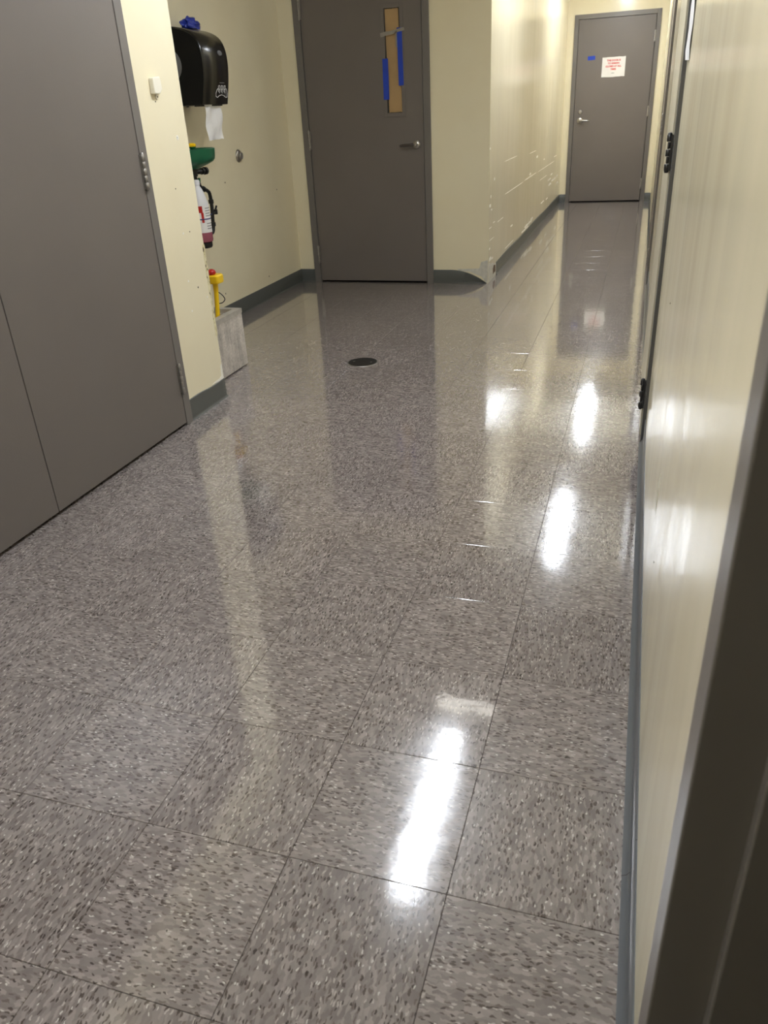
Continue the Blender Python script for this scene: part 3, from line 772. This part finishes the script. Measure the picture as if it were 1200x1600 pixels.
tube(bm, [(BX, BY, 0.998), (BX, BY, 0.946)], 0.022, 14)
tube(bm, [(BX, BY, 0.968), (XA, BY, 0.968)], 0.018, 12)
ob('tailpiece', bm, M_black, ew, smooth=True)
bm = bmesh.new()
tube(bm, [(BX, BY, 0.968), (BX + 0.010, BY + 0.10, 0.968)], [0.014, 0.014], 12)
lathe(bm, [(0.018, 0.0), (0.018, 0.02), (0.015, 0.022), (0.015, 0.028), (0.021, 0.030), (0.021, 0.048), (0.016, 0.052)], (BX + 0.008, BY + 0.075, 0.968), (0.1, 1, 0), 18)
ob('valve_stem', bm, M_black, ew, smooth=True)

ps = tag(empty('drain_pipe', (XA, 3.56, 0.62)), 'thin black pipe with fittings running down below the green bowl', 'pipe')
bm = bmesh.new()
pp = [(-1.665, 3.450, 0.950), (-1.663, 3.472, 0.905), (-1.66, 3.512, 0.875), (-1.66, 3.555, 0.862), (-1.66, 3.583, 0.845), (-1.66, 3.590, 0.81), (-1.66, 3.590, 0.76), (-1.66, 3.582, 0.70), (-1.66, 3.574, 0.65), (-1.66, 3.560, 0.625), (-1.665, 3.53, 0.615)]
tube(bm, smoothpts(pp, 4), 0.0105, 12)
ob('pipe', bm, M_black, ps, smooth=True)
for c, ax in (((-1.663, 3.474, 0.903), (0, 0.7, -0.6)), ((-1.66, 3.520, 0.872), (0, 0.8, -0.4)), ((-1.66, 3.591, 0.795), (0, 0, 1)), ((-1.66, 3.578, 0.668), (0, 0.1, 1))):
    bm = bmesh.new(); lathe(bm, [(0.012, -0.012), (0.016, -0.010), (0.016, 0.010), (0.012, 0.012)], c, ax, 6)
    ob('pipe_nut', bm, M_black, ps)
bm = bmesh.new()
tube(bm, [(-1.66, 3.588, 0.728), (-1.655, 3.618, 0.734)], 0.011, 10); lathe(bm, [(0.013, -0.014), (0.014, 0.014)], (-1.655, 3.618, 0.734), 'z', 12)
tube(bm, smoothpts([(-1.655, 3.618, 0.742), (-1.655, 3.628, 0.752), (-1.655, 3.640, 0.765)]), [0.006] * 11, 8)
ob('side_valve', bm, M_black, ps, smooth=True)
bm = bmesh.new(); tube(bm, [(-1.66, 3.49, 0.935), (-1.68, 3.49, 0.80), (-1.69, 3.49, 0.70)], 0.008, 8)
bx(bm, XA, -1.655, 3.495, 3.505, 0.795, 0.805)
ob('support_rod', bm, M_green, ps)
cl = box(-1.818, -1.812, 3.875, 3.893, 0.715, 0.80)
bmesh.ops.transform(cl, matrix=Matrix.Identity(4), verts=cl.verts)
tag(ob('plastic_clip', cl, M_clear, bevel=0.002), 'thin clear plastic strip on the alcove wall beside the black pipe', 'clip')

# ------------------------------------------------------------------ bottle with pink liquid
QX, QY = -1.645, 3.425
bt = tag(empty('spray_bottle', (QX, QY, 0.59)), 'cloudy bottle of pink liquid with a white label, hanging below the green bowl', 'bottle')
def bottle_ring(r, z, k=1.0): return [(QX + r * k * math.cos(a), QY + r * math.sin(a), z) for a in [2 * math.pi * i / 28 for i in range(28)]]
bm = bmesh.new(); loft(bm, [bottle_ring(r, z) for r, z in ((0.050, 0.655), (0.050, 0.792), (0.047, 0.81), (0.038, 0.845), (0.026, 0.878), (0.016, 0.895), (0.014, 0.905), (0.014, 0.912))])
ob('bottle_body', bm, M_bottle, bt, smooth=True)
bm = bmesh.new(); loft(bm, [bottle_ring(r, z) for r, z in ((0.040, 0.588), (0.047, 0.592), (0.050, 0.602), (0.050, 0.655))])
ob('liquid_part', bm, M_pink, bt, smooth=True)
def arc_patch(name, a0, a1, z0, z1, rr, mt, par):
    bm = bmesh.new(); n = 16; R = []
    for i in range(n + 1):
        a = math.radians(a0 + (a1 - a0) * i / n)
        R.append([(QX + r * math.cos(a), QY + r * math.sin(a), z) for r, z in ((rr - 0.0006, z0), (rr, z0), (rr, z1), (rr - 0.0006, z1))])
    loft(bm, R); return ob(name, bm, mt, par)
lb = arc_patch('label', -100, 60, 0.644, 0.792, 0.0508, M_paper, bt)
arc_patch('label_stripe', -110, -48, 0.755, 0.791, 0.0512, M_redp, lb)
arc_patch('label_stripe', -60, -44, 0.70, 0.755, 0.0512, M_redp, lb)
for i in range(9):
    z = 0.778 - i * 0.014
    if abs(z - 0.715) < 0.008: continue
    arc_patch('label_print', -30, 28 - (i % 3) * 7, z - 0.0028, z + 0.0028, 0.0512, M_greyink, lb)
bm = bmesh.new(); loft(bm, [bottle_ring(0.0525, 0.716), bottle_ring(0.054, 0.719), bottle_ring(0.0525, 0.722)])
tube(bm, [(QX, QY + 0.05, 0.719), (-1.66, 3.578, 0.727)], 0.0028, 8)
ob('holding_band', bm, M_bluel, bt)
bm = bmesh.new(); lathe(bm, [(0.016, -0.014), (0.018, -0.012), (0.018, 0.010), (0.013, 0.016)], (QX, QY, 0.914), 'z', 18)
ob('bottle_neck_cap', bm, M_bottle, bt, smooth=True)
bm = bmesh.new(); loft(bm, [bottle_ring(r, z) for r, z in ((0.022, 0.553), (0.036, 0.556), (0.042, 0.566), (0.042, 0.585), (0.036, 0.589))])
ob('base_cap', bm, M_black, bt, smooth=True)

# ------------------------------------------------------------------ middle door: board and tapes
def rot_box(mp, u, z, du, dz, w0, w1, ang=0.0, jag=0.0, seed=1):
    r = random.Random(seed); bm = bmesh.new(); pts = []
    n = 8
    base = [(-du / 2 + du * i / n, -dz / 2 + r.uniform(-jag, jag)) for i in range(n + 1)] + [(du / 2 - du * i / n, dz / 2 + r.uniform(-jag, jag)) for i in range(n + 1)]
    ca, sa = math.cos(ang), math.sin(ang)
    pts = [(u + p * ca - q * sa, z + p * sa + q * ca) for p, q in base]
    loft(bm, [[mp(p, w0, q) for p, q in pts], [mp(p, w1, q) for p, q in pts]])
    return bm
wf = P2 - 0.012
tag(ob('backing_board', rot_box(BF, -0.960, 1.535, 0.098, 0.64, wf - 0.018, wf - 0.013, 0.010, 0.0015), M_wood), 'brown board filling the narrow window of the middle door', 'board')
tag(ob('tape_strip', rot_box(BF, -0.905, 1.561, 0.037, 0.355, wf + 0.0031, wf + 0.0038, 0.006, 0.001, 2), M_blue), 'longer, higher strip of blue tape at the right edge of the door window', 'tape', 'blue tape on the doors')
tag(ob('tape_strip', rot_box(BF, -1.018, 1.428, 0.042, 0.258, wf + 0.0031, wf + 0.0038, -0.004, 0.001, 3), M_blue), 'shorter, lower strip of blue tape at the left edge of the door window', 'tape', 'blue tape on the doors')
tag(ob('silver_tape_strip', rot_box(BF, -0.958, 1.715, 0.178, 0.022, wf + 0.0039, wf + 0.0046, 0.16, 0.003, 4), M_silver), 'crinkled silver tape stretched across the board in the door window', 'tape')
tag(ob('silver_tape_strip', rot_box(BF, -0.930, 1.67, 0.012, 0.10, wf + 0.0039, wf + 0.0046, 0.02, 0.002, 5), M_silver), 'short upright silver tape beside the longer blue strip', 'tape')

# ------------------------------------------------------------------ far door: notice and tape
wl3 = P3 - 0.008
ns = tag(empty('paper_notice', (0.327, YF - wl3, 1.46)), 'white notice with red lettering taped to the far door', 'notice')
ob('paper_sheet', rot_box(FF, 0.327, 1.569, 0.279, 0.216, wl3 + 0.0002, wl3 + 0.0014, 0.0, 0.003, 6), M_paper, ns)
def text(body, size, u, w, z, mt, par, name, bold=0.0):
    cu = bpy.data.curves.new('txt', 'FONT'); cu.body = body; cu.size = size; cu.align_x = 'CENTER'; cu.align_y = 'CENTER'; cu.extrude = 0.0004; cu.offset = bold; cu.resolution_u = 3
    t = bpy.data.objects.new('txt', cu); C.objects.link(t)
    dg = bpy.context.evaluated_depsgraph_get(); me = bpy.data.meshes.new_from_object(t.evaluated_get(dg))
    C.objects.unlink(t); bpy.data.objects.remove(t)
    me.transform(Matrix.Translation(FF(u, w, z)) @ Matrix.Rotation(math.pi / 2, 4, 'X'))
    me.materials.clear(); me.materials.append(mt)
    o = bpy.data.objects.new(name, me); C.objects.link(o); o.parent = par
    o.matrix_parent_inverse = Matrix.Translation(par.location).inverted()
    return o
for i, l in enumerate(('THIS DOOR IS', 'TO REMAIN', 'CLOSED AT ALL', 'TIMES')):
    text(l, 0.026, 0.325, wl3 + 0.0018, 1.640 - i * 0.032, M_red, ns, 'printed_lettering', 0.0011)
ob('small_print', box(0.306, 0.340, wl3 + 0.0014, wl3 + 0.0019, 1.500, 1.506, f=FF), M_greyink, ns)
tag(ob('tape_strip', rot_box(FF, 0.053, 1.680, 0.09, 0.044, wl3 + 0.0002, wl3 + 0.0012, 0.03, 0.001, 8), M_blue), 'small blue tape rectangle on the far door, left of the notice', 'tape', 'blue tape on the doors')

# ------------------------------------------------------------------ floor drain cover
fd = tag(empty('floor_drain', (-0.573, 3.072, 0)), 'round dark floor drain cover with a thin bright rim', 'drain')
bm = bmesh.new(); lathe(bm, [(0.078, 0.0003), (0.086, 0.0003), (0.085, 0.0022), (0.079, 0.0022)], (-0.573, 3.072, 0), 'z', 48)
ob('rim', bm, M_steeld, fd)
bm = bmesh.new(); lathe(bm, [(0.079, 0.0005), (0.079, 0.0026), (0.076, 0.003), (0.01, 0.0032)], (-0.573, 3.072, 0), 'z', 48)
pl = ob('cover_plate', bm, M_drain, fd)
for dx in (-0.05, 0.05):
    bm = bmesh.new(); lathe(bm, [(0.006, 0.003), (0.006, 0.0038), (0.004, 0.0042)], (-0.573 + dx, 3.072, 0), 'z', 14)
    ob('screw', bm, M_steeld, pl)

# ------------------------------------------------------------------ loose paper on the right wall
bm = bmesh.new(); rows = []
for i in range(19):
    z = 1.325 + 0.55 * i / 18; t = i / 18
    rows.append([(XR - 0.002 - (0.004 + 0.004 * t) * (0.75 + 0.25 * math.sin(i * 1.1)) * u - 0.003 * abs(math.sin(i * 0.9 + u * 4)), 1.955 + 0.20 * u * (1 if i else 0.9) + 0.01 * math.sin(i * 1.7) * (1 - u), z + (0.006 * u if i == 0 else 0)) for u in (0, .2, .4, .6, .8, 1)])
A = [[bm.verts.new(p) for p in r] for r in rows]; B = [[bm.verts.new((p[0] + 0.0008, p[1], p[2])) for p in r] for r in rows]
for i in range(18):
    for j in range(5):
        bm.faces.new((A[i][j], A[i][j + 1], A[i + 1][j + 1], A[i + 1][j])); bm.faces.new((B[i][j], B[i + 1][j], B[i + 1][j + 1], B[i][j + 1]))
    bm.faces.new((A[i][0], A[i + 1][0], B[i + 1][0], B[i][0])); bm.faces.new((A[i][5], B[i][5], B[i + 1][5], A[i + 1][5]))
for j in range(5):
    bm.faces.new((A[0][j], B[0][j], B[0][j + 1], A[0][j + 1])); bm.faces.new((A[18][j], A[18][j + 1], B[18][j + 1], B[18][j]))
tag(ob('paper_sheet', bm, M_paper, smooth=True), 'crinkled white paper hanging on the right wall beside the door frame', 'paper')
